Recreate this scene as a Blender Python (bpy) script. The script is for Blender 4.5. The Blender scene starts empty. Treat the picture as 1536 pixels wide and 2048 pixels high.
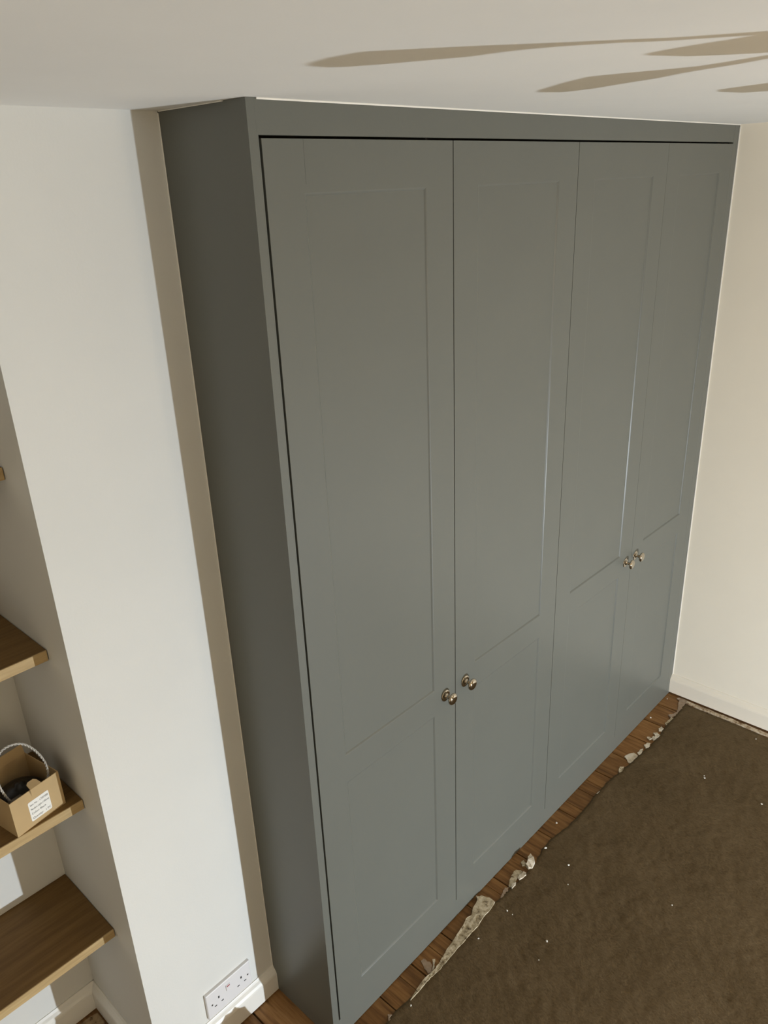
import bpy, bmesh, math, random
from mathutils import Vector, Matrix, noise

random.seed(7)
scene = bpy.context.scene
C = scene.collection

# ------------------------------------------------------------------ camera
H = 2.40            # ceiling height
W = 2.185           # wardrobe width / right wall
D = 0.267           # wall behind the wardrobe and chimney breast face
XP = -0.387         # left edge of the chimney breast
YB = 0.637          # back of the shelf alcove
XL, YF = -1.55, -4.2
cam_d = bpy.data.cameras.new('camera')
cam = bpy.data.objects.new('camera', cam_d)
C.objects.link(cam)
cam_d.sensor_fit = 'VERTICAL'
cam_d.sensor_height = 36.0
cam_d.lens = 1564.96 / 2048 * 36.0
cam_d.clip_start = 0.02
r0 = Vector((0.68047428, -0.73175146, -0.03865948))
r1 = Vector((-0.30822442, -0.23796425, -0.92107042))
r2 = Vector((0.66479505, 0.63868053, -0.38747222))
M = Matrix((r0, -r1, -r2)).transposed().to_4x4()
M.translation = Vector((-0.9219, -1.1666, 2.2586))
cam.matrix_world = M
scene.camera = cam

# ------------------------------------------------------------------ world, exposure
world = bpy.data.worlds.new('world')
world.use_nodes = True
world.node_tree.nodes['Background'].inputs[0].default_value = (0.02, 0.02, 0.02, 1)
world.node_tree.nodes['Background'].inputs[1].default_value = 0.2
scene.world = world
vs = scene.view_settings
vs.view_transform = 'Standard'
vs.look = 'None'
vs.exposure = 0.0
vs.gamma = 1.0
vs.use_curve_mapping = False

WORK_LIGHT = Vector((0.66, -3.10, 0.27))
WORK_POWER = 99.0
WORK_COLOR = (0.90, 1.0, 1.08)
FAN_POWER = 10.0
FILL_STRENGTH = 44.0
FILL_COLOR = (1.0, 0.88, 0.68)
FAN_COLOR = (1.0, 0.74, 0.46)

# ------------------------------------------------------------------ materials
def mat_base(name):
    m = bpy.data.materials.new(name)
    m.use_nodes = True
    nt = m.node_tree
    return m, nt, nt.nodes['Principled BSDF']

def node(nt, t, **kw):
    n = nt.nodes.new(t)
    for k, v in kw.items():
        setattr(n, k, v)
    return n

def obj_coords(nt, scale=(1, 1, 1)):
    tc = node(nt, 'ShaderNodeTexCoord')
    mp = node(nt, 'ShaderNodeMapping')
    mp.inputs['Scale'].default_value = scale
    nt.links.new(tc.outputs['Object'], mp.inputs['Vector'])
    return mp.outputs['Vector']

def noise_node(nt, vec, scale, detail=4, rough=0.55):
    n = node(nt, 'ShaderNodeTexNoise')
    n.inputs['Scale'].default_value = scale
    n.inputs['Detail'].default_value = detail
    n.inputs['Roughness'].default_value = rough
    nt.links.new(vec, n.inputs['Vector'])
    return n.outputs['Fac']

def ramp(nt, fac, stops):
    r = node(nt, 'ShaderNodeValToRGB')
    el = r.color_ramp.elements
    while len(el) < len(stops):
        el.new(0.5)
    for e, (p, c) in zip(el, stops):
        e.position = p
        e.color = (*c, 1)
    nt.links.new(fac, r.inputs['Fac'])
    return r.outputs['Color']

def bump(nt, bsdf, fac, strength, dist):
    b = node(nt, 'ShaderNodeBump')
    b.inputs['Strength'].default_value = strength
    b.inputs['Distance'].default_value = dist
    nt.links.new(fac, b.inputs['Height'])
    nt.links.new(b.outputs['Normal'], bsdf.inputs['Normal'])

def plain(name, col, rough=0.5, metal=0.0, spec=0.5, bscale=None, bdist=0.0005, var=0.04):
    m, nt, b = mat_base(name)
    v = obj_coords(nt)
    f = noise_node(nt, v, 6.0, 3)
    lo = tuple(c * (1 - var) for c in col)
    hi = tuple(min(1, c * (1 + var)) for c in col)
    nt.links.new(ramp(nt, f, [(0.3, lo), (0.7, hi)]), b.inputs['Base Color'])
    b.inputs['Roughness'].default_value = rough
    b.inputs['Metallic'].default_value = metal
    b.inputs['Specular IOR Level'].default_value = spec
    if bscale:
        bump(nt, b, noise_node(nt, v, bscale, 3), 0.4, bdist)
    return m

WALL = plain('wall_paint', (0.69, 0.69, 0.665), 0.75, spec=0.25, bscale=180, bdist=0.0004, var=0.01)
CREAM = plain('cream_wall_paint', (0.93, 0.87, 0.755), 0.75, spec=0.25, bscale=180, bdist=0.0004, var=0.01)
CEIL = plain('ceiling_paint', (0.83, 0.815, 0.785), 0.85, spec=0.2, bscale=150, bdist=0.0003, var=0.01)
SKIRT_CREAM = plain('cream_gloss_paint', (0.90, 0.84, 0.735), 0.35, spec=0.4, var=0.01)
SKIRT = plain('white_gloss_paint', (0.80, 0.785, 0.74), 0.35, spec=0.4, var=0.01)
CAULK = plain('white_caulk', (0.85, 0.83, 0.78), 0.6, var=0.02)
GREY = plain('grey_green_satin_paint', (0.129, 0.134, 0.119), 0.36, spec=0.36, bscale=350, bdist=0.00015, var=0.015)
NICKEL = plain('polished_nickel', (0.50, 0.45, 0.375), 0.10, metal=1.0, var=0.03)
PLASTIC = plain('white_plastic', (0.74, 0.73, 0.74), 0.3, var=0.01)
BLACK = plain('black_slot', (0.01, 0.01, 0.01), 0.6)
RED = plain('red_switch_mark', (0.35, 0.05, 0.06), 0.4)
CARD = plain('brown_cardboard', (0.50, 0.36, 0.19), 0.85, spec=0.2, bscale=120, bdist=0.0003, var=0.07)
PAPER = plain('white_label_paper', (0.85, 0.84, 0.80), 0.6, var=0.01)
INK = plain('black_ink', (0.02, 0.02, 0.02), 0.7)
CORD = plain('white_braided_cord', (0.52, 0.50, 0.46), 0.8, bscale=900, bdist=0.0004)
DARKMETAL = plain('dark_bronze_metal', (0.06, 0.045, 0.035), 0.4, metal=0.6)
GLASS = plain('frosted_lamp_glass', (0.9, 0.88, 0.82), 0.5)

def wood_mat(name, dark, mid, light, axis, rough=0.5, rnd=True):
    m, nt, b = mat_base(name)
    sc = {'y': (14, 1.0, 14), 'x': (1.0, 14, 14)}[axis]
    v = obj_coords(nt, sc)
    oi = node(nt, 'ShaderNodeObjectInfo')
    add = node(nt, 'ShaderNodeVectorMath', operation='ADD')
    mul = node(nt, 'ShaderNodeMath', operation='MULTIPLY')
    mul.inputs[1].default_value = 37.0
    nt.links.new(oi.outputs['Random'], mul.inputs[0])
    nt.links.new(v, add.inputs[0])
    nt.links.new(mul.outputs[0], add.inputs[1])
    f = noise_node(nt, add.outputs[0], 5.0, 6, 0.65)
    col = ramp(nt, f, [(0.28, dark), (0.5, mid), (0.72, light)])
    if rnd:
        hs = node(nt, 'ShaderNodeHueSaturation')
        mr = node(nt, 'ShaderNodeMapRange')
        mr.inputs['To Min'].default_value = 0.78
        mr.inputs['To Max'].default_value = 1.18
        nt.links.new(oi.outputs['Random'], mr.inputs['Value'])
        nt.links.new(mr.outputs[0], hs.inputs['Value'])
        nt.links.new(col, hs.inputs['Color'])
        col = hs.outputs['Color']
    nt.links.new(col, b.inputs['Base Color'])
    b.inputs['Roughness'].default_value = rough
    b.inputs['Specular IOR Level'].default_value = 0.3
    bump(nt, b, f, 0.5, 0.0012)
    return m

BOARD = wood_mat('stained_floorboard', (0.10, 0.045, 0.014), (0.25, 0.125, 0.042), (0.36, 0.20, 0.075), 'y', 0.55)
SHELF_SHADED = wood_mat('oak_shelf_shaded', (0.14, 0.075, 0.022), (0.19, 0.108, 0.034), (0.235, 0.14, 0.048), 'x', 0.6, rnd=False)  # shelf oak darkened, shade on the board tops put into the colour
SHELF_LIT = wood_mat('oak_shelf_lit_edge', (0.36, 0.25, 0.115), (0.45, 0.32, 0.155), (0.54, 0.40, 0.21), 'x', 0.6, rnd=False)  # same oak made lighter, light on the front edges painted in

def felt_mat():
    m, nt, b = mat_base('brown_felt_underlay')
    v = obj_coords(nt)
    v2 = obj_coords(nt, (1.6, 0.7, 1))
    f1 = noise_node(nt, v, 5.0, 5, 0.6)
    f2 = noise_node(nt, v2, 110.0, 5, 0.7)
    c1 = ramp(nt, f1, [(0.3, (0.122, 0.086, 0.046)), (0.7, (0.152, 0.109, 0.061))])
    c2 = ramp(nt, f2, [(0.25, (0.62, 0.60, 0.56)), (0.55, (1, 1, 1)), (0.8, (1.25, 1.22, 1.15))])
    mx = node(nt, 'ShaderNodeMix', data_type='RGBA', blend_type='MULTIPLY')
    mx.inputs['Factor'].default_value = 0.8
    nt.links.new(c1, mx.inputs[6])
    nt.links.new(c2, mx.inputs[7])
    nt.links.new(mx.outputs[2], b.inputs['Base Color'])
    b.inputs['Roughness'].default_value = 0.95
    b.inputs['Specular IOR Level'].default_value = 0.1
    bump(nt, b, f2, 0.9, 0.004)
    return m
FELT = felt_mat()

def mottled(name, hi, lo, dark, scale=70, p=(0.36, 0.46, 0.6)):
    m, nt, b = mat_base(name)
    v = obj_coords(nt)
    f = noise_node(nt, v, scale, 6, 0.7)
    nt.links.new(ramp(nt, f, [(p[0], dark), (p[1], lo), (p[2], hi)]), b.inputs['Base Color'])
    b.inputs['Roughness'].default_value = 0.9
    b.inputs['Specular IOR Level'].default_value = 0.15
    bump(nt, b, f, 0.8, 0.002)
    return m
BACKING = mottled('cream_torn_backing', (0.62, 0.55, 0.42), (0.46, 0.39, 0.27), (0.14, 0.10, 0.06))
SCRAP = mottled('white_torn_backing', (0.74, 0.68, 0.58), (0.60, 0.53, 0.42), (0.30, 0.23, 0.15), 60, (0.25, 0.4, 0.6))
PINK = mottled('pinkish_paper_flake', (0.42, 0.33, 0.26), (0.36, 0.28, 0.21), (0.25, 0.18, 0.12), 60, (0.25, 0.4, 0.6))
WALLSTRIP = mottled('mottled_plaster_strip', (0.66, 0.58, 0.46), (0.44, 0.34, 0.23), (0.16, 0.09, 0.05), 55, (0.36, 0.47, 0.6))
PLASTER = plain('white_plaster_crumb', (0.85, 0.83, 0.78), 0.8)

# ------------------------------------------------------------------ helpers
def add_box(bm, x0, x1, y0, y1, z0, z1):
    vs_ = [bm.verts.new((x, y, z)) for z in (z0, z1) for y in (y0, y1) for x in (x0, x1)]
    for f in ((0, 2, 3, 1), (4, 5, 7, 6), (0, 1, 5, 4), (2, 6, 7, 3), (0, 4, 6, 2), (1, 3, 7, 5)):
        bm.faces.new([vs_[i] for i in f])
    return vs_

def bev(bm, off, seg=2, edges=None):
    bmesh.ops.bevel(bm, geom=edges or list(bm.edges), offset=off, segments=seg, affect='EDGES', profile=0.5)

def wloc(o):
    p = Vector((0, 0, 0))
    while o:
        p = p + o.location
        o = o.parent
    return p

def obj(name, bm, m, parent=None, smooth=False, origin=None):
    """link one bmesh (built in world coordinates) as one mesh object"""
    bmesh.ops.recalc_face_normals(bm, faces=bm.faces)
    me = bpy.data.meshes.new(name)
    org = Vector(origin) if origin is not None else (wloc(parent) if parent else Vector((0, 0, 0)))
    bm.transform(Matrix.Translation(-org))
    bm.to_mesh(me)
    bm.free()
    me.materials.append(m)
    if smooth:
        for p in me.polygons:
            p.use_smooth = True
    o = bpy.data.objects.new(name, me)
    C.objects.link(o)
    o.location = org - (wloc(parent) if parent else Vector((0, 0, 0)))
    if parent:
        o.parent = parent
    return o

def box(name, x0, x1, y0, y1, z0, z1, m, parent=None, b=0.0, origin=None):
    bm = bmesh.new()
    add_box(bm, x0, x1, y0, y1, z0, z1)
    if b:
        bev(bm, b)
    return obj(name, bm, m, parent, origin=origin)

def tag(o, label, cat, group=None, kind=None):
    o['label'] = label
    o['category'] = cat
    if group:
        o['group'] = group
    if kind:
        o['kind'] = kind
    return o

def struct(o, label=None):
    o['kind'] = 'structure'
    if label:
        o['label'] = label
    return o

def empty(name, loc):
    o = bpy.data.objects.new(name, None)
    o.empty_display_size = 0.05
    o.location = loc
    C.objects.link(o)
    return o

def lathe(bm, prof, origin, axis, n=28):
    """prof: (distance along axis, radius)"""
    axis = Vector(axis).normalized()
    u = axis.orthogonal().normalized()
    v = axis.cross(u)
    rings = []
    for d, r in prof:
        c = Vector(origin) + axis * d
        if r < 1e-6:
            rings.append([bm.verts.new(c)])
        else:
            rings.append([bm.verts.new(c + (u * math.cos(2 * math.pi * k / n) + v * math.sin(2 * math.pi * k / n)) * r) for k in range(n)])
    for a, b in zip(rings, rings[1:]):
        for k in range(n):
            q = [a[k % len(a)], a[(k + 1) % len(a)] if len(a) > 1 else None, b[(k + 1) % len(b)] if len(b) > 1 else None, b[k % len(b)]]
            if len(a) == 1 and len(b) > 1:
                bm.faces.new([a[0], b[(k + 1) % n], b[k]])
            elif len(b) == 1 and len(a) > 1:
                bm.faces.new([a[k], a[(k + 1) % n], b[0]])
            elif len(a) > 1:
                bm.faces.new(q)

def tube(bm, pts, r, n=8):
    pts = [Vector(p) for p in pts]
    rings = []
    up = Vector((0.13, 0.9, 0.31))
    for i, p in enumerate(pts):
        t = (pts[min(i + 1, len(pts) - 1)] - pts[max(i - 1, 0)]).normalized()
        u = (up - t * up.dot(t)).normalized()
        up = u
        v = t.cross(u)
        rings.append([bm.verts.new(p + (u * math.cos(2 * math.pi * k / n) + v * math.sin(2 * math.pi * k / n)) * r) for k in range(n)])
    for a, b in zip(rings, rings[1:]):
        for k in range(n):
            bm.faces.new([a[k], a[(k + 1) % n], b[(k + 1) % n], b[k]])
    bm.faces.new(rings[0][::-1])
    bm.faces.new(rings[-1])

def prism(bm, pts, z0, z1, zj=0.0):
    lo = [bm.verts.new((x, y, z0)) for x, y in pts]
    hi = [bm.verts.new((x, y, z1 + random.uniform(0, zj))) for x, y in pts]
    n = len(pts)
    f = [bm.faces.new(lo[::-1]), bm.faces.new(hi)]
    for k in range(n):
        bm.faces.new([lo[k], lo[(k + 1) % n], hi[(k + 1) % n], hi[k]])
    bmesh.ops.triangulate(bm, faces=f)

# ------------------------------------------------------------------ room shell
T = 0.12
floor = struct(box('floor', XL - T, W + T, YF - T, YB + T, -0.10, -0.018, plain('dark_subfloor', (0.05, 0.035, 0.025), 0.9)), 'bare wooden floor of wide stained boards')
struct(box('ceiling', XL - T, W + T, YF - T, YB + T, H, H + 0.1, CEIL), 'smooth off-white ceiling')
struct(box('wall_back', XP, W + T, D, YB + T, -0.018, H, WALL), 'off-white chimney breast wall left of the wardrobe')
struct(box('wall_alcove', XL - T, XP, YB, YB + T, -0.018, H, WALL), 'back wall of the shelf alcove')
struct(box('wall_right', W, W + T, YF - T, D, -0.018, H, CREAM), 'cream wall right of the wardrobe')
FAR = plain('tan_wall_paint', (0.66, 0.56, 0.42), 0.8, spec=0.2, var=0.02)
struct(box('wall_left', XL - T, XL, YF - T, YB, -0.018, H, FAR))
struct(box('wall_front', XL, W, YF - T, YF, -0.018, H, plain('front_wall_paint', (0.86, 0.77, 0.60), 0.8, spec=0.2, var=0.02)))

# floorboards run away from the wardrobe front; each one is a part of the floor
gaps = [2.185, 2.062, 1.918, 1.776, 1.625, 1.480, 1.344, 1.199, 1.055, 0.913, 0.771, 0.618, 0.478, 0.331, 0.188, 0.045, -0.099,
        -0.243, -0.387, -0.530, -0.675, -0.820, -0.965, -1.11, -1.255, -1.40, -1.55]
cracks = [1.409, 1.251, 0.727, 0.415, 0.276]           # boards split lengthwise
cuts = sorted([(x, random.uniform(0.0016, 0.0030)) for x in gaps] + [(x, 0.0007) for x in cracks])
for (a, ga), (b, gb) in zip(cuts, cuts[1:]):
    ytop = YB if b < XP + 0.05 else D
    dz = random.uniform(-0.0014, 0.0)
    box('floorboard', a + ga, b - gb, YF, ytop, -0.018, dz, BOARD, floor, b=0.001)

# skirting boards
PROF = [(0, 0), (0.018, 0), (0.018, 0.064), (0.0165, 0.070), (0.012, 0.077), (0.0065, 0.083), (0.0045, 0.088), (0.003, 0.091), (0, 0.091)]
def skirting(name, p0, p1, nrm, z0=0.0, label=None, m=None):
    bm = bmesh.new()
    p0, p1, nrm = Vector(p0), Vector(p1), Vector(nrm)
    a = [bm.verts.new((p0.x + nrm.x * d, p0.y + nrm.y * d, z0 + z)) for d, z in PROF]
    b = [bm.verts.new((p1.x + nrm.x * d, p1.y + nrm.y * d, z0 + z)) for d, z in PROF]
    n = len(PROF)
    for k in range(n):
        bm.faces.new([a[k], a[(k + 1) % n], b[(k + 1) % n], b[k]])
    bm.faces.new(a[::-1])
    bm.faces.new(b)
    return struct(obj(name, bm, m or SKIRT), label)
skirting('baseboard_back', (XP - 0.018, D), (0, D), (0, -1), 0.004, 'white moulded skirting under the wall socket')
skirting('baseboard_alcove_side', (XP, D), (XP, YB), (-1, 0), 0.001)
skirting('baseboard_alcove_back', (XL, YB), (XP, YB), (0, -1), 0.001)
skirting('baseboard_right', (W, 0.0), (W, YF), (-1, 0), 0.010, 'white skirting along the cream right wall', SKIRT_CREAM)
skirting('baseboard_left', (XL, YF), (XL, YB), (1, 0), 0.001)
skirting('baseboard_front', (XL, YF), (W, YF), (0, 1), 0.001)

# caulk beads where the wardrobe meets ceiling and wall
def bead(name, x0, x1, y0, y1, z0, z1):
    struct(box(name, x0, x1, y0, y1, z0, z1, CAULK, b=0.001), 'thin white caulk bead')
bead('trim_1', 0.022, W, -0.0030, 0.0, H - 0.0032, H)
bead('trim_2', W - 0.0035, W, -0.004, 0.0, 0.092, H - 0.006)
bead('trim_3', -0.002, 0.0, D - 0.004, D, 0.095, H - 0.004)
bead('trim_4', -0.002, 0.0, 0.06, D - 0.004, H - 0.002, H)

# ------------------------------------------------------------------ wardrobe
wd = tag(empty('fitted_wardrobe', (W / 2, D / 2, 0)), 'tall grey-green fitted wardrobe with four panelled doors filling the wall to the ceiling', 'wardrobe')
DT = 0.022
g0, g1, g2, g3, g4 = 0.0212, 0.5575, 1.0925, 1.6315, 2.142
ZT, ZB = 2.340, 0.0756
box('side_panel', 0.0, 0.018, 0.0, D, 0.0025, H - 0.0005, GREY, wd)
box('frame_stile', 0.0181, g0, 0.0, 0.020, 0.0025, H - 0.0005, GREY, wd)
box('frame_stile', g4, W, 0.0, 0.020, 0.0025, H - 0.0005, GREY, wd, b=0.0006)
box('top_rail', g0 + 0.0001, g4 - 0.0001, 0.0003, 0.020, ZT + 0.0025, H - 0.0005, GREY, wd)
box('plinth', g0 + 0.0001, g4 - 0.0001, 0.0003, 0.020, 0.0025, ZB, GREY, wd)
box('carcass', 0.019, W - 0.001, 0.075, D - 0.001, 0.0, H - 0.002, plain('raw_board', (0.12, 0.10, 0.08), 0.8), wd)

ST = 0.0905          # stile width
P_TOP, P_MID, P_LOW, P_BOT = 2.247, 0.951, 0.868, 0.156
REC = 0.0037

def door(x0, x1, hinge_joint, knob_x):
    bm = bmesh.new()
    zb, zt = ZB + 0.0004, ZT - 0.0025
    xa, xb = x0 + ST, x1 - ST
    # frame front as a grid with two openings, each opening with sloped lips down to the panel
    xs = [x0, xa, xb, x1]
    zs = [zb, P_BOT, P_LOW, P_MID, P_TOP, zt]
    V = {(i, k): bm.verts.new((x, 0.0, z)) for i, x in enumerate(xs) for k, z in enumerate(zs)}
    for i in range(3):
        for k in range(5):
            if i == 1 and k in (1, 3):
                continue
            bm.faces.new([V[i, k], V[i + 1, k], V[i + 1, k + 1], V[i, k + 1]])
    for k in (1, 3):
        ring = [V[1, k], V[2, k], V[2, k + 1], V[1, k + 1]]
        z0, z1 = zs[k], zs[k + 1]
        for s, dep in ((0.0010, 0.0003), (0.0026, 0.0013), (0.0046, 0.0030), (0.0055, REC)):
            inner = [bm.verts.new((x, dep, z)) for x, z in ((xa + s, z0 + s), (xb - s, z0 + s), (xb - s, z1 - s), (xa + s, z1 - s))]
            for q in range(4):
                bm.faces.new([ring[q], ring[(q + 1) % 4], inner[(q + 1) % 4], inner[q]])
            ring = inner
    # outer edges and back
    back = [bm.verts.new((x, DT, z)) for x, z in ((x0, zb), (x1, zb), (x1, zt), (x0, zt))]
    bm.faces.new(back[::-1])
    loop = {0: [V[i, 0] for i in range(4)], 1: [V[3, k] for k in range(6)], 2: [V[i, 5] for i in (3, 2, 1, 0)], 3: [V[0, k] for k in range(5, -1, -1)]}
    for s_ in range(4):
        bm.faces.new(loop[s_] + [back[(s_ + 1) % 4], back[s_]])
    d = obj('door', bm, GREY, wd)
    for z0, z1 in ((P_BOT, P_LOW), (P_MID, P_TOP)):
        bm = bmesh.new()
        add_box(bm, xa + 0.0006, xb - 0.0006, REC, REC + 0.006, z0 + 0.0006, z1 - 0.0006)
        obj('panel', bm, GREY, d)
    bm = bmesh.new()
    lathe(bm, [(0.0, 0.0), (0.0, 0.0178), (0.0012, 0.0180), (0.0024, 0.0168), (0.0032, 0.0135), (0.0034, 0.0)], (knob_x, 0, 0.912), (0, -1, 0), 32)
    r = obj('knob_rose', bm, NICKEL, d, smooth=True)
    bm = bmesh.new()
    lathe(bm, [(0.0034, 0.0), (0.0034, 0.0085), (0.0055, 0.0082), (0.0065, 0.0062), (0.010, 0.0052), (0.0165, 0.0055), (0.0190, 0.0080), (0.0210, 0.0130), (0.0230, 0.0168), (0.0255, 0.0182),
               (0.0282, 0.0178), (0.0308, 0.0156), (0.0326, 0.0118), (0.0336, 0.0062), (0.0338, 0.0)], (knob_x, 0, 0.912), (0, -1, 0), 32)
    k = obj('knob', bm, NICKEL, d, smooth=True)
    k['label'] = 'small polished nickel mushroom knob'
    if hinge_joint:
        # dark sliver painted for the shade in the joint of stile and top rail
        box('joint_shade_line', x0 + ST + 0.0050, x0 + ST + 0.0055, -0.0002, 0.0004, 2.262, zt - 0.001, plain('grey_joint_shade', (0.085, 0.09, 0.08), 0.9), d)
    return d

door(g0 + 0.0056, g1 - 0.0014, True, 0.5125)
door(g1 + 0.0014, g2 - 0.0011, False, 0.6035)
door(g2 + 0.0011, g3 - 0.0006, False, 1.5860)
door(g3 + 0.0006, g4 - 0.0005, False, 1.6650)

# ------------------------------------------------------------------ socket
sk = tag(empty('wall_socket', (-0.158, D, 0.152)), 'white double wall socket with red-marked switch above the skirting', 'socket')
bm = bmesh.new()
add_box(bm, -0.2335, -0.0820, D - 0.010, D, 0.1075, 0.2015)
bev(bm, 0.0025, 2, [e for e in bm.edges if all(abs(v.co.y - (D - 0.010)) < 1e-6 for v in e.verts)])
obj('face_plate', bm, PLASTIC, sk)
yf = D - 0.0104
def slot(name, x, z, w, h, m=BLACK):
    box(name, x - w / 2, x + w / 2, yf, yf + 0.003, z - h / 2, z + h / 2, m, sk, b=0.0003)
for ex, pa, pb in ((-0.194, -0.207, -0.184), (-0.116, -0.128, -0.104)):
    slot('earth_slot', ex, 0.164, 0.0045, 0.0085)
    slot('pin_slot', pa, 0.141, 0.0075, 0.0035)
    slot('pin_slot', pb, 0.141, 0.0075, 0.0035)
for sx in (-0.2175, -0.0935):
    bm = bmesh.new()
    lathe(bm, [(0, 0), (0, 0.0028), (0.0006, 0.0024), (0.0006, 0)], (sx, yf + 0.0002, 0.154), (0, -1, 0), 14)
    obj('fixing_screw', bm, plain('dull_screw', (0.12, 0.11, 0.10), 0.4, metal=0.8), sk)
bm = bmesh.new()
add_box(bm, -0.1685, -0.1545, yf - 0.0025, yf + 0.002, 0.162, 0.183)
bev(bm, 0.001, 2)
sw = obj('switch_rocker', bm, PLASTIC, sk)
box('switch_mark', -0.1665, -0.1565, yf - 0.0031, yf - 0.002, 0.1775, 0.1812, RED, sw)

# ------------------------------------------------------------------ shelves
tops = [(1.777, 'highest brown wooden alcove shelf, only its corner showing at the left edge'),
        (1.360, 'brown wooden alcove shelf above the cardboard box'),
        (0.946, 'brown wooden alcove shelf holding the open cardboard box'),
        (0.520, 'lowest brown wooden alcove shelf, nearest the floor')]
for z, lab in tops:
    sh = tag(empty('alcove_shelf', ((XL + XP) / 2, 0.5, z - 0.0255)), lab, 'shelf', 'alcove shelves')
    box('shelf_board', XL + 0.001, XP - 0.0015, 0.3725, YB - 0.001, z - 0.0255, z, SHELF_SHADED, sh)
    bm = bmesh.new()
    add_box(bm, XL + 0.001, XP - 0.0015, 0.3695, 0.3725, z - 0.0255, z)
    bev(bm, 0.0012, 2, [e for e in bm.edges if all(abs(v.co.y - 0.3695) < 1e-6 for v in e.verts)])
    obj('front_edge', bm, SHELF_LIT, sh)

# ------------------------------------------------------------------ cardboard box on the third shelf
SZ = 0.946
ang = math.radians(10)
BX = Matrix.Translation((-0.541, 0.3705, SZ)) @ Matrix.Rotation(ang, 4, 'Z')
bw, bd, bh, ct = 0.124, 0.127, 0.094, 0.0018
bx = tag(empty('cardboard_box', BX @ Vector((bw / 2, bd / 2, 0))), 'small open brown cardboard box with white printed label on a shelf', 'box')
def bobj(name, bm, m, parent, **k):
    bm.transform(BX)
    return obj(name, bm, m, parent, **k)
# front panel with slit beside the tuck tab
bm = bmesh.new()
sx = 0.050
fr = [(0, 0), (bw, 0), (bw, bh), (sx + 0.003, bh), (sx + 0.0025, bh - 0.018), (sx - 0.0015, bh), (0, bh)]
va = [bm.verts.new((x, 0, z)) for x, z in fr]
vb = [bm.verts.new((x, ct, z)) for x, z in fr]
n = len(fr)
caps = [bm.faces.new(va), bm.faces.new(vb[::-1])]
for k in range(n):
    bm.faces.new([va[k], vb[k], vb[(k + 1) % n], va[(k + 1) % n]])
bmesh.ops.triangulate(bm, faces=caps)
front = bobj('front_panel', bm, CARD, bx)
bm = bmesh.new()
tabp = [(sx + 0.003, 0.0, bh), (sx + 0.031, 0.0, bh), (sx + 0.0275, 0.011, bh + 0.007), (sx + 0.022, 0.0155, bh + 0.010), (sx + 0.008, 0.0155, bh + 0.010), (sx + 0.003, 0.012, bh + 0.0075)]
ta = [bm.verts.new(p) for p in tabp]
tb = [bm.verts.new((p[0], p[1] + 0.001, p[2] - 0.0015)) for p in tabp]
bm.faces.new(ta)
bm.faces.new(tb[::-1])
for k in range(6):
    bm.faces.new([ta[k], tb[k], tb[(k + 1) % 6], ta[(k + 1) % 6]])
bobj('tuck_tab', bm, CARD, front)
def bpanel(name, x0, x1, y0, y1, z0, z1):
    bm = bmesh.new()
    add_box(bm, x0, x1, y0, y1, z0, z1)
    return bobj(name, bm, CARD, bx)
bpanel('side_wall', 0, ct, ct, bd, 0, bh)
bpanel('side_wall', bw - ct, bw, ct, bd, 0, bh)
back = bpanel('back_panel', ct, bw - ct, bd - ct, bd, 0, bh)
bpanel('base_panel', ct, bw - ct, ct, bd - ct, 0, ct)
# raised lid behind, leaning back a little
bm = bmesh.new()
add_box(bm, 0.001, bw - 0.001, 0, ct, 0, 0.024)
bm.transform(Matrix.Translation((0, bd - ct, bh)) @ Matrix.Rotation(math.radians(-14), 4, 'X'))
bobj('lid_flap', bm, CARD, bx)
# label
bm = bmesh.new()
lx0, lx1, lz0, lz1 = 0.0385, 0.0905, 0.0135, 0.0660
add_box(bm, lx0, lx1, -0.0006, 0.0, lz0, lz1)
bev(bm, 0.0035, 3, [e for e in bm.edges if abs(e.verts[0].co.y - e.verts[1].co.y) > 1e-5])
lab = bobj('label_sticker', bm, PAPER, bx)
lines = [('Item No. :  LT00708B', 0.0560), ('Pendant Light (100cm)', 0.0445), ('Color: Black', 0.0330), ('Quantity:   1 PC', 0.0205)]
for s, z in lines:
    cu = bpy.data.curves.new('label_text', 'FONT')
    cu.body = s
    cu.size = 0.0072
    tmp = bpy.data.objects.new('label_text_source', cu)
    C.objects.link(tmp)
    bpy.context.view_layer.update()
    me = bpy.data.meshes.new_from_object(tmp.evaluated_get(bpy.context.evaluated_depsgraph_get()))
    bpy.data.objects.remove(tmp)
    bpy.data.curves.remove(cu)
    bm = bmesh.new()
    bm.from_mesh(me)
    bpy.data.meshes.remove(me)
    xm = max(v.co.x for v in bm.verts)
    sc = min(1.0, (lx1 - lx0 - 0.006) / xm)
    bm.transform(Matrix.Translation((lx0 + 0.0035, -0.0008, z - 0.002)) @ Matrix.Rotation(math.radians(90), 4, 'X') @ Matrix.Diagonal((sc, 1, 1, 1)))
    bobj('label_text', bm, INK, lab)

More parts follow.
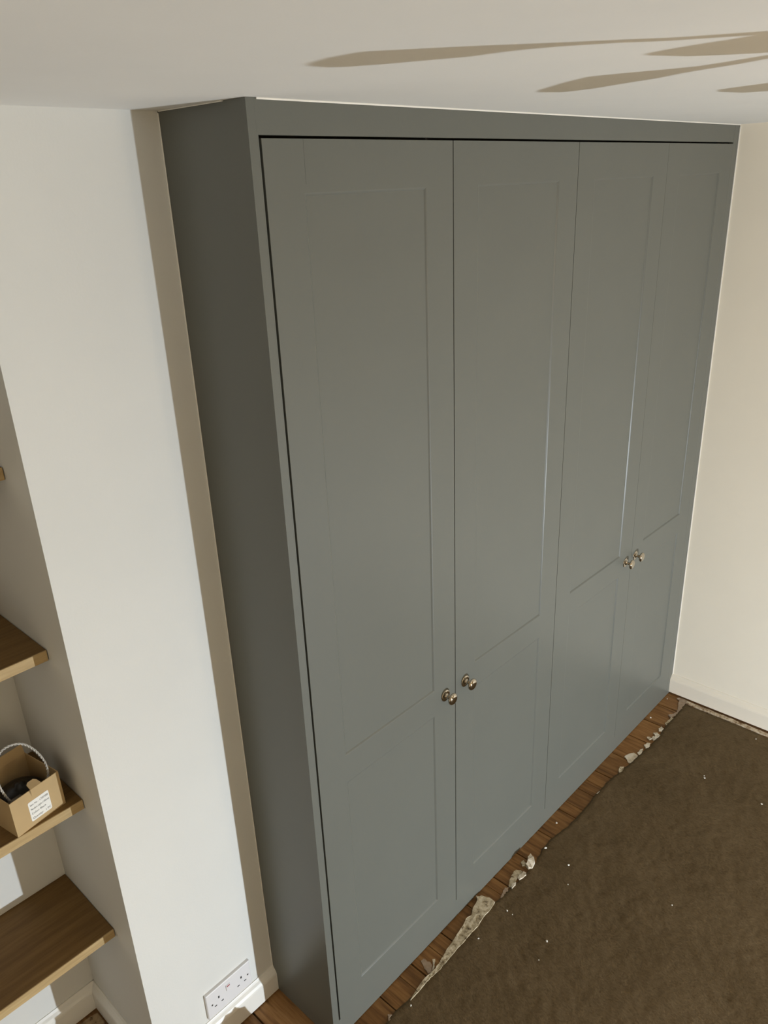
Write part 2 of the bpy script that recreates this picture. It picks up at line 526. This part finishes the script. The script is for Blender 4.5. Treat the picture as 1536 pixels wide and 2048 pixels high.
# twisted cord looping out of the box
def catmull(P, k=14):
    P = [Vector(p) for p in P]
    P = [2 * P[0] - P[1]] + P + [2 * P[-1] - P[-2]]
    o = []
    for i in range(1, len(P) - 2):
        for j in range(k):
            t = j / k
            a, b, c, d = P[i - 1:i + 3]
            o.append(0.5 * ((2 * b) + (-a + c) * t + (2 * a - 5 * b + 4 * c - d) * t * t + (-a + 3 * b - 3 * c + d) * t ** 3))
    return o + [P[-2]]
path = catmull([(-0.458, 0.416, 1.006), (-0.452, 0.411, 1.008), (-0.446, 0.409, 1.012), (-0.441, 0.408, 1.021), (-0.436, 0.410, 1.029), (-0.4335, 0.412, 1.041), (-0.433, 0.414, 1.056), (-0.435, 0.418, 1.070), (-0.440, 0.424, 1.086),
                (-0.447, 0.430, 1.101), (-0.458, 0.436, 1.116), (-0.473, 0.438, 1.127), (-0.488, 0.438, 1.132), (-0.501, 0.436, 1.1335), (-0.514, 0.432, 1.131), (-0.528, 0.425, 1.118),
                (-0.5365, 0.418, 1.094), (-0.5385, 0.412, 1.066), (-0.535, 0.408, 1.044), (-0.528, 0.408, 1.020), (-0.520, 0.412, 1.006)])
lf = empty('pendant_lamp_kit', BX @ Vector((0.062, 0.064, 0.0022)))
tag(lf, 'black pendant lamp parts with a looping white twisted flex in the open box', 'lamp')
for ph in (0, math.pi):
    bm = bmesh.new()
    pts = []
    s = 0.0
    for i, p in enumerate(path):
        t = (path[min(i + 1, len(path) - 1)] - path[max(i - 1, 0)]).normalized()
        if i:
            s += (p - path[i - 1]).length
        u = (Vector((0, 1, 0)) - t * t.y).normalized()
        v = t.cross(u)
        a = s / 0.016 * 2 * math.pi + ph
        pts.append(p + (u * math.cos(a) + v * math.sin(a)) * 0.0014)
    tube(bm, pts, 0.0016, 7)
    obj('flex_strand', bm, CORD, lf, smooth=True)['label'] = 'white twisted fabric flex'
# dull lamp fitting lying in the box
BLK = plain('black_lamp_metal', (0.012, 0.012, 0.012), 0.35)
bm = bmesh.new()
lathe(bm, [(0.0, 0.0), (0.0, 0.052), (0.040, 0.054), (0.052, 0.050), (0.062, 0.038), (0.068, 0.022), (0.070, 0.010), (0.076, 0.009), (0.076, 0)], BX @ Vector((0.062, 0.064, 0.0022)), (0, 0, 1), 28)
obj('ceiling_rose', bm, BLK, lf, smooth=True)
bm = bmesh.new()
lathe(bm, [(0, 0), (0, 0.012), (0.003, 0.0135), (0.030, 0.0135), (0.034, 0.010), (0.036, 0.006), (0.036, 0)], BX @ Vector((0.014, 0.028, 0.062)), (1, 0.25, -0.1), 24)
obj('holder_cup', bm, plain('dull_grey_metal', (0.20, 0.19, 0.17), 0.4, metal=0.7), lf, smooth=True)

# ------------------------------------------------------------------ brown felt underlay on the floor
edge_pts = [(-1.53, -0.07), (0.148, -0.069), (0.186, -0.066), (0.235, -0.073), (0.31, -0.077), (0.413, -0.076), (0.467, -0.075), (0.531, -0.078), (0.625, -0.066), (0.685, -0.066), (0.71, -0.07),
            (0.761, -0.072), (0.846, -0.079), (0.918, -0.078), (0.98, -0.062), (1.047, -0.060), (1.133, -0.075), (1.235, -0.079), (1.332, -0.073), (1.406, -0.073), (1.476, -0.075),
            (1.572, -0.085), (1.625, -0.094), (1.692, -0.096), (1.756, -0.104), (1.842, -0.104), (1.935, -0.095), (2.043, -0.099), (2.132, -0.095)]
def edge_y(x):
    for (xa, ya), (xb, yb) in zip(edge_pts, edge_pts[1:]):
        if xa <= x <= xb:
            y = ya + (yb - ya) * (x - xa) / (xb - xa)
            return y + 0.004 * noise.noise((x * 40, 3.1, 0)) + 0.002 * noise.noise((x * 130, 9.1, 0))
    return edge_pts[-1][1]
xs = [-1.53 + 0.07 * i for i in range(23)]
x = 0.02
while x < 2.118:
    xs.append(x)
    x += 0.0085
xs.append(2.128)
ts = [0.0085 * i for i in range(122)]
while ts[-1] < 3.95:
    ts.append(ts[-1] + 0.12)
bm = bmesh.new()
grid = []
for x in xs:
    ye = edge_y(x)
    col = []
    for t in ts:
        y = ye + (-4.15 - ye) * (t / ts[-1])
        xx = x
        if x > 2.12:
            xx = x + 0.004 * noise.noise((y * 30, 1.7, 5))
        u_, v_ = 0.8 * xx - 0.6 * y, 0.6 * xx + 0.8 * y
        z = 0.0066 + 0.0018 * noise.noise((xx * 7, y * 5, 0)) + 0.0017 * noise.noise((u_ * 38, v_ * 16, 2)) + 0.0013 * noise.noise((u_ * 75, v_ * 45, 4))
        if t == 0 or x > 2.12:
            z -= 0.0018
        col.append(bm.verts.new((xx, y, z)))
    grid.append(col)
for a, b in zip(grid, grid[1:]):
    for k in range(len(ts) - 1):
        bm.faces.new([a[k], a[k + 1], b[k + 1], b[k]])
rim = [c[0] for c in grid] + grid[-1][1:] + [c[-1] for c in grid[-2::-1]] + grid[0][-2:0:-1]
low = [bm.verts.new((v.co.x, v.co.y, 0.0002)) for v in rim]
for k in range(len(rim)):
    bm.faces.new([rim[k], rim[(k + 1) % len(rim)], low[(k + 1) % len(rim)], low[k]])
mat_o = obj('felt_underlay', bm, FELT, smooth=True)
tag(mat_o, 'brown fibrous floor underlay with ragged edge covering the floorboards', 'underlay')

# torn backing left along the edges
def scrap(name, pts, m, label, cat, z0=0.0004, z1=0.004, zj=0.004, sub=0):
    bm = bmesh.new()
    if not sub:
        rag = []
        for (xa, ya), (xb, yb) in zip(pts, pts[1:] + pts[:1]):
            k = max(1, int(math.hypot(xb - xa, yb - ya) / 0.006))
            for q in range(k):
                t = q / k
                j = 0.0016 if q else 0.0006
                rag.append((xa + (xb - xa) * t + random.uniform(-j, j), ya + (yb - ya) * t + random.uniform(-j, j)))
        pts = rag
        z1 = z0 + (z1 - z0) * 0.6
        zj *= 0.8
    prism(bm, pts, z0, z1, zj)
    if sub:
        top = [f for f in bm.faces if f.normal.z > 0.5 or all(v.co.z > z0 + 1e-6 for v in f.verts)]
        bmesh.ops.subdivide_edges(bm, edges=list({e for f in top for e in f.edges}), cuts=sub, use_grid_fill=True)
        for v in bm.verts:
            if v.co.z > z0 + 1e-6:
                v.co.z = max(z0 + 0.0008, v.co.z + 0.003 * noise.noise((v.co.x * 60, v.co.y * 60, 1)))
                v.co.x += 0.003 * noise.noise((v.co.x * 150, v.co.y * 150, 3))
                v.co.y += 0.003 * noise.noise((v.co.x * 150, v.co.y * 150, 7))
    return tag(obj(name, bm, m), label, cat, 'torn backing along the underlay edge')
wedge = [(0.662, -0.004), (0.666, -0.013), (0.674, -0.018), (0.685, -0.045), (0.684, -0.067), (0.641, -0.073), (0.611, -0.072), (0.572, -0.080), (0.538, -0.079), (0.500, -0.080), (0.464, -0.080), (0.410, -0.081), (0.373, -0.084), (0.336, -0.079),
         (0.314, -0.078), (0.273, -0.080), (0.236, -0.079), (0.282, -0.069), (0.318, -0.065), (0.353, -0.070), (0.384, -0.068), (0.419, -0.060), (0.484, -0.050), (0.528, -0.043), (0.560, -0.036), (0.574, -0.032), (0.589, -0.038), (0.615, -0.026), (0.650, -0.019)]
scrap('torn_backing_strip', wedge, BACKING, 'long cream mottled torn backing strip tapering along the underlay edge', 'torn backing', 0.0004, 0.0085, 0.0015, 2)
scrap('paper_flake', [(0.356, -0.017), (0.369, -0.018), (0.369, -0.033), (0.373, -0.041), (0.370, -0.051), (0.349, -0.066), (0.339, -0.061), (0.345, -0.042)], PINK, 'fan-shaped pinkish paper flake by the narrow end of the cream strip', 'paper scrap', 0.0004, 0.0015, 0.006)
scrap('paper_sliver', [(0.384, -0.042), (0.391, -0.046), (0.370, -0.062), (0.356, -0.066)], SCRAP, 'thin pale paper sliver beside the fan-shaped flake', 'paper scrap', 0.0004, 0.0015, 0.006)
scrap('backing_scrap', [(0.161, -0.056), (0.167, -0.065), (0.167, -0.078), (0.151, -0.082), (0.147, -0.072)], PINK, 'small pale backing nub nearest the bottom edge of the photo', 'torn backing', 0.0004, 0.006, 0.003)
scrap('backing_scrap', [(0.711, -0.070), (0.755, -0.057), (0.766, -0.066), (0.744, -0.076), (0.715, -0.082)], PINK, 'thin greyish scrap between the cream strip and the leaf-shaped piece', 'torn backing', 0.0004, 0.006, 0.003)
scrap('backing_flap', [(0.769, -0.064), (0.789, -0.052), (0.817, -0.044), (0.842, -0.043), (0.854, -0.055), (0.854, -0.065), (0.823, -0.066), (0.809, -0.069), (0.788, -0.070), (0.772, -0.072)], BACKING, 'leaf-shaped beige backing flap lying on the floorboards', 'torn backing', 0.0004, 0.004, 0.005)
scrap('backing_roll', [(0.818, -0.066), (0.851, -0.068), (0.855, -0.077), (0.846, -0.083), (0.814, -0.077)], SCRAP, 'pale curled backing roll on the leaf-shaped flap', 'torn backing', 0.004, 0.011, 0.004)
scrap('backing_roll', [(0.771, -0.072), (0.787, -0.069), (0.797, -0.075), (0.787, -0.080), (0.767, -0.078)], SCRAP, 'short white curl at the tip of the leaf-shaped flap', 'torn backing', 0.004, 0.010, 0.004)
lump_pts = [(0.911, -0.047), (0.930, -0.047), (0.925, -0.063), (0.910, -0.078), (0.884, -0.084), (0.875, -0.074), (0.881, -0.060), (0.897, -0.057)]
scrap('backing_lump', lump_pts, SCRAP, 'raised whitish crumpled lump beside the leaf-shaped flap', 'torn backing', 0.0004, 0.012, 0.010, 1)
scrap('backing_scrap', [(0.885, -0.036), (0.898, -0.039), (0.892, -0.054), (0.881, -0.058), (0.874, -0.050)], BACKING, 'yellowish scrap touching the crumpled lump on the boards', 'torn backing', 0.0004, 0.005, 0.005)
scrap('backing_scrap', [(1.359, -0.072), (1.378, -0.074), (1.379, -0.081), (1.359, -0.078)], SCRAP, 'tiny pale chip at the dark board gap below the third door', 'torn backing', 0.0004, 0.008, 0.003)
scrap('backing_scrap', [(1.532, -0.076), (1.560, -0.069), (1.569, -0.082), (1.540, -0.088), (1.526, -0.084)], BACKING, 'beige chip just nearer than the big white tongue', 'torn backing', 0.0004, 0.008, 0.003)
scrap('backing_tongue', [(1.630, -0.052), (1.658, -0.059), (1.677, -0.071), (1.670, -0.092), (1.633, -0.096), (1.609, -0.092), (1.606, -0.080), (1.620, -0.070)], SCRAP, 'large smooth white backing tongue sticking out over the boards', 'torn backing', 0.0004, 0.005, 0.002)
scrap('backing_scrap', [(1.684, -0.083), (1.714, -0.084), (1.725, -0.089), (1.696, -0.097), (1.676, -0.096)], SCRAP, 'pale chip just beyond the big white tongue', 'torn backing', 0.0004, 0.008, 0.003)
scrap('backing_scrap', [(1.746, -0.083), (1.770, -0.088), (1.776, -0.098), (1.744, -0.105), (1.734, -0.096)], SCRAP, 'bright white chip second beyond the big white tongue', 'torn backing', 0.0004, 0.009, 0.003)
scrap('backing_scrap', [(1.804, -0.068), (1.813, -0.075), (1.808, -0.090), (1.794, -0.084)], SCRAP, 'small upturned white chip standing over the boards', 'torn backing', 0.0004, 0.006, 0.006)
scrap('backing_scrap', [(1.848, -0.076), (1.861, -0.088), (1.850, -0.106), (1.829, -0.106), (1.802, -0.098), (1.815, -0.085), (1.835, -0.093)], SCRAP, 'hook-shaped white scrap along the ragged edge', 'torn backing', 0.0004, 0.008, 0.004)
scrap('backing_scrap', [(1.888, -0.082), (1.909, -0.083), (1.900, -0.098), (1.880, -0.100), (1.876, -0.089)], SCRAP, 'white chip just beyond the hook-shaped scrap', 'torn backing', 0.0004, 0.009, 0.003)
scrap('backing_scrap', [(1.941, -0.087), (2.000, -0.089), (2.001, -0.098), (1.954, -0.098), (1.932, -0.096)], BACKING, 'thin pale scrap leading up to the wall corner', 'torn backing', 0.0004, 0.007, 0.002)
scrap('backing_corner', [(2.072, -0.087), (2.118, -0.069), (2.140, -0.065), (2.146, -0.049), (2.160, -0.055), (2.163, -0.079), (2.161, -0.092), (2.129, -0.095), (2.095, -0.100), (2.054, -0.104), (2.021, -0.100), (1.997, -0.086), (2.007, -0.071), (2.025, -0.084), (2.052, -0.090)], PINK, 'greyish torn backing curving round the underlay corner by the wall', 'torn backing', 0.0004, 0.006, 0.003)
strip = [(2.163, -0.094)]
y = -0.094
left_, right_ = [], []
while y > -4.1:
    right_.append((2.1585 - 0.002 - 0.004 * abs(noise.noise((y * 25, 0, 0))), y))
    left_.append((2.1345 + 0.002 * noise.noise((y * 18, 4, 0)), y))
    y -= 0.02 if y > -0.9 else 0.2
bm = bmesh.new()
prism(bm, right_ + left_[::-1], 0.0003, 0.0055, 0.003)
tag(obj('plaster_strip', bm, WALLSTRIP), 'mottled cream and brown plaster residue strip along the right skirting', 'residue')
# worn patch on the alcove floor
bm = bmesh.new()
prism(bm, [(-0.410, 0.30), (-0.410, 0.60), (-0.435, 0.606), (-0.62, 0.605), (-1.5, 0.60), (-1.5, 0.30)], 0.0003, 0.004, 0.001)
tag(obj('alcove_underlay', bm, mottled('tan_flecked_underlay', (0.40, 0.30, 0.18), (0.30, 0.21, 0.12), (0.08, 0.05, 0.03), 60)), 'tan flecked underlay piece on the alcove floor under the shelves', 'underlay')

# plaster crumbs
proto = None
crumbs = [(1.713, -0.356, 1.0), (0.980, -0.172, 0.9), (0.682, -0.117, 0.9), (0.993, -0.070, 1.4), (0.681, -0.139, 0.6), (0.535, -0.108, 0.9), (0.671, -0.277, 1.0), (0.224, -0.091, 0.9), (1.714, -0.576, 0.9), (1.058, -0.516, 0.6),
          (0.906, -0.214, 0.6), (0.598, -0.294, 0.5), (2.084, -0.425, 0.7), (1.724, -0.350, 0.6)]
for i, (x, y, s) in enumerate(crumbs + [(1.129, -0.033, 1.0), (1.944, -0.018, 1.0), (2.121, -0.015, 0.8)]):
    on_wood = i >= len(crumbs)
    if proto is None:
        bm = bmesh.new()
        bmesh.ops.create_icosphere(bm, subdivisions=1, radius=0.0042)
        for v in bm.verts:
            v.co *= random.uniform(0.6, 1.2)
            v.co.z *= 0.6
        me = bpy.data.meshes.new('plaster_crumb')
        bm.to_mesh(me)
        bm.free()
        me.materials.append(PLASTER)
        o = bpy.data.objects.new('plaster_crumb', me)
        proto = o
    else:
        o = proto.copy()
    C.objects.link(o)
    o.location = (x, y, 0.001 if on_wood else 0.0078)
    o.scale = (s, s * random.uniform(0.7, 1.3), s)
    o.rotation_euler = (0, 0, random.uniform(0, 6))
    if on_wood:
        tag(o, 'tiny white plaster crumb on the bare floorboards', 'crumb', 'crumbs on the floorboards')
    else:
        tag(o, 'tiny white plaster crumb on the brown underlay', 'crumb', 'crumbs on the underlay')

# ------------------------------------------------------------------ things beside the camera that light and shade the view
# unseen torn underlay roll added below the view, shaped to shade the skirting
bm = bmesh.new()
rings = []
prof = [(-0.30, 0.035), (-0.26, 0.060), (-0.22, 0.074), (-0.18, 0.076), (-0.15, 0.085), (-0.129, 0.081), (-0.110, 0.090), (-0.094, 0.086), (-0.080, 0.090), (-0.068, 0.076), (-0.058, 0.070), (-0.051, 0.045), (-0.044, 0.020), (-0.036, 0.010)]
for x, hgt in prof:
    rings.append([bm.verts.new((x, -0.045 + 0.035 * math.cos(a), hgt / 2 + 0.0072 + hgt / 2 * math.sin(a))) for a in [2 * math.pi * k / 12 for k in range(12)]])
for a, b in zip(rings, rings[1:]):
    for k in range(12):
        bm.faces.new([a[k], a[(k + 1) % 12], b[(k + 1) % 12], b[k]])
bm.faces.new(rings[0])
bm.faces.new(rings[-1][::-1])
tag(obj('shade_offcut', bm, FELT), 'unseen brown underlay offcut added before the chimney breast to shade the skirting', 'offcut')

# low work light standing on the floor
wl = tag(empty('work_light', (WORK_LIGHT.x, WORK_LIGHT.y - 0.05, 0.006)), 'small black work light on a low stand on the floor', 'work light')
wx, wy, wz = WORK_LIGHT
bm = bmesh.new()
add_box(bm, wx - 0.09, wx + 0.09, wy - 0.075, wy - 0.045, wz - 0.06, wz + 0.06)
bev(bm, 0.006)
obj('lamp_housing', bm, DARKMETAL, wl)
bm = bmesh.new()
tube(bm, [(wx - 0.1, wy + 0.03, 0.018), (wx - 0.1, wy - 0.06, 0.018), (wx - 0.1, wy - 0.06, wz), (wx - 0.092, wy - 0.06, wz)], 0.008)
tube(bm, [(wx + 0.1, wy + 0.03, 0.018), (wx + 0.1, wy - 0.06, 0.018), (wx + 0.1, wy - 0.06, wz), (wx + 0.092, wy - 0.06, wz)], 0.008)
tube(bm, [(wx - 0.1, wy - 0.15, 0.018), (wx + 0.1, wy - 0.15, 0.018)], 0.008)
obj('stand', bm, DARKMETAL, wl)
ld = bpy.data.lights.new('work_lamp', 'AREA')
ld.shape = 'DISK'
ld.size = 0.045
ld.energy = WORK_POWER
ld.color = WORK_COLOR
lo = bpy.data.objects.new('work_lamp', ld)
C.objects.link(lo)
lo.parent = wl
lo.location = WORK_LIGHT - wl.location
lo.rotation_euler = (math.radians(71), 0, math.radians(-6))

# unseen globe lamp added behind the camera as warm fill for shaded walls
fl = tag(empty('fill_lamp', (-0.45, -3.85, 0.006)), 'unseen globe lamp added at the far end of the room for warm fill', 'fill lamp')
bm = bmesh.new()
lathe(bm, [(0.002, 0), (0.002, 0.13), (0.014, 0.13), (0.020, 0.05), (0.024, 0)], (-0.45, -3.85, 0.006), (0, 0, 1), 32)
obj('base', bm, DARKMETAL, fl, smooth=True)
bm = bmesh.new()
tube(bm, [(-0.45, -3.85, 0.025), (-0.45, -3.85, 1.19)], 0.011)
obj('pole', bm, DARKMETAL, fl)
bm = bmesh.new()
bmesh.ops.create_uvsphere(bm, u_segments=24, v_segments=14, radius=0.12, matrix=Matrix.Translation((-0.45, -3.85, 1.30)))
gm, gnt, gb = mat_base('fill_globe_glow')
gb.inputs['Base Color'].default_value = (0.9, 0.85, 0.75, 1)
gb.inputs['Emission Color'].default_value = (*FILL_COLOR, 1)
gb.inputs['Emission Strength'].default_value = FILL_STRENGTH
obj('globe', bm, gm, fl, smooth=True)

# ceiling fan with slender blades, hanging out of view to the right; its blades shade the ceiling
hub = Vector((0.384, -1.534, 1.889))
fan = tag(empty('ceiling_fan', (hub.x, hub.y, H)), 'dark ceiling fan with slender blades and a warm lamp', 'ceiling fan')
blades = [
    [(0.036, -1.004), (0.028, -1.039), (0.029, -1.076), (0.066, -1.12), (0.098, -1.156), (0.123, -1.181), (0.151, -1.21), (0.183, -1.245), (0.214, -1.277), (0.36, -1.50), (0.38, -1.49), (0.228, -1.27), (0.196, -1.238), (0.168, -1.199), (0.154, -1.171), (0.146, -1.143), (0.142, -1.113), (0.124, -1.077), (0.107, -1.04), (0.086, -1.005), (0.071, -0.993), (0.047, -0.992)],
    [(0.481, -0.974), (0.434, -1.04), (0.407, -1.09), (0.417, -1.13), (0.432, -1.172), (0.441, -1.208), (0.432, -1.251), (0.421, -1.289), (0.378, -1.50), (0.398, -1.50), (0.451, -1.278), (0.468, -1.237), (0.479, -1.192), (0.489, -1.164), (0.51, -1.122), (0.524, -1.068), (0.541, -1.015), (0.541, -0.976), (0.504, -0.958)],
    [(0.287, -1.221), (0.279, -1.247), (0.275, -1.278), (0.274, -1.306), (0.269, -1.341), (0.30, -1.42), (0.372, -1.51), (0.388, -1.51), (0.41, -1.38), (0.401, -1.296), (0.37, -1.259), (0.347, -1.237), (0.3, -1.217)],
    [(0.752, -1.109), (0.739, -1.149), (0.731, -1.183), (0.69, -1.24), (0.40, -1.51), (0.41, -1.53), (0.75, -1.28), (0.83, -1.20), (0.862, -1.139), (0.847, -1.11), (0.785, -1.096)],
]
for P in blades:
    bm = bmesh.new()
    prism(bm, P, hub.z - 0.003, hub.z + 0.003)
    obj('blade', bm, DARKMETAL, fan)
bm = bmesh.new()
lathe(bm, [(-0.035, 0), (-0.035, 0.03), (-0.02, 0.05), (0.02, 0.05), (0.035, 0.02), (0.04, 0)], hub, (0, 0, 1), 24)
obj('hub', bm, DARKMETAL, fan, smooth=True)
bm = bmesh.new()
tube(bm, [hub + Vector((0, 0, 0.03)), (hub.x, hub.y, H - 0.001)], 0.009)
obj('down_rod', bm, DARKMETAL, fan)
ld = bpy.data.lights.new('fan_lamp', 'POINT')
ld.energy = FAN_POWER
ld.color = FAN_COLOR
ld.shadow_soft_size = 0.06
lo = bpy.data.objects.new('fan_lamp', ld)
C.objects.link(lo)
lo.parent = fan
lo.location = Vector((hub.x + 0.12, hub.y - 0.12, hub.z + 0.02)) - fan.location
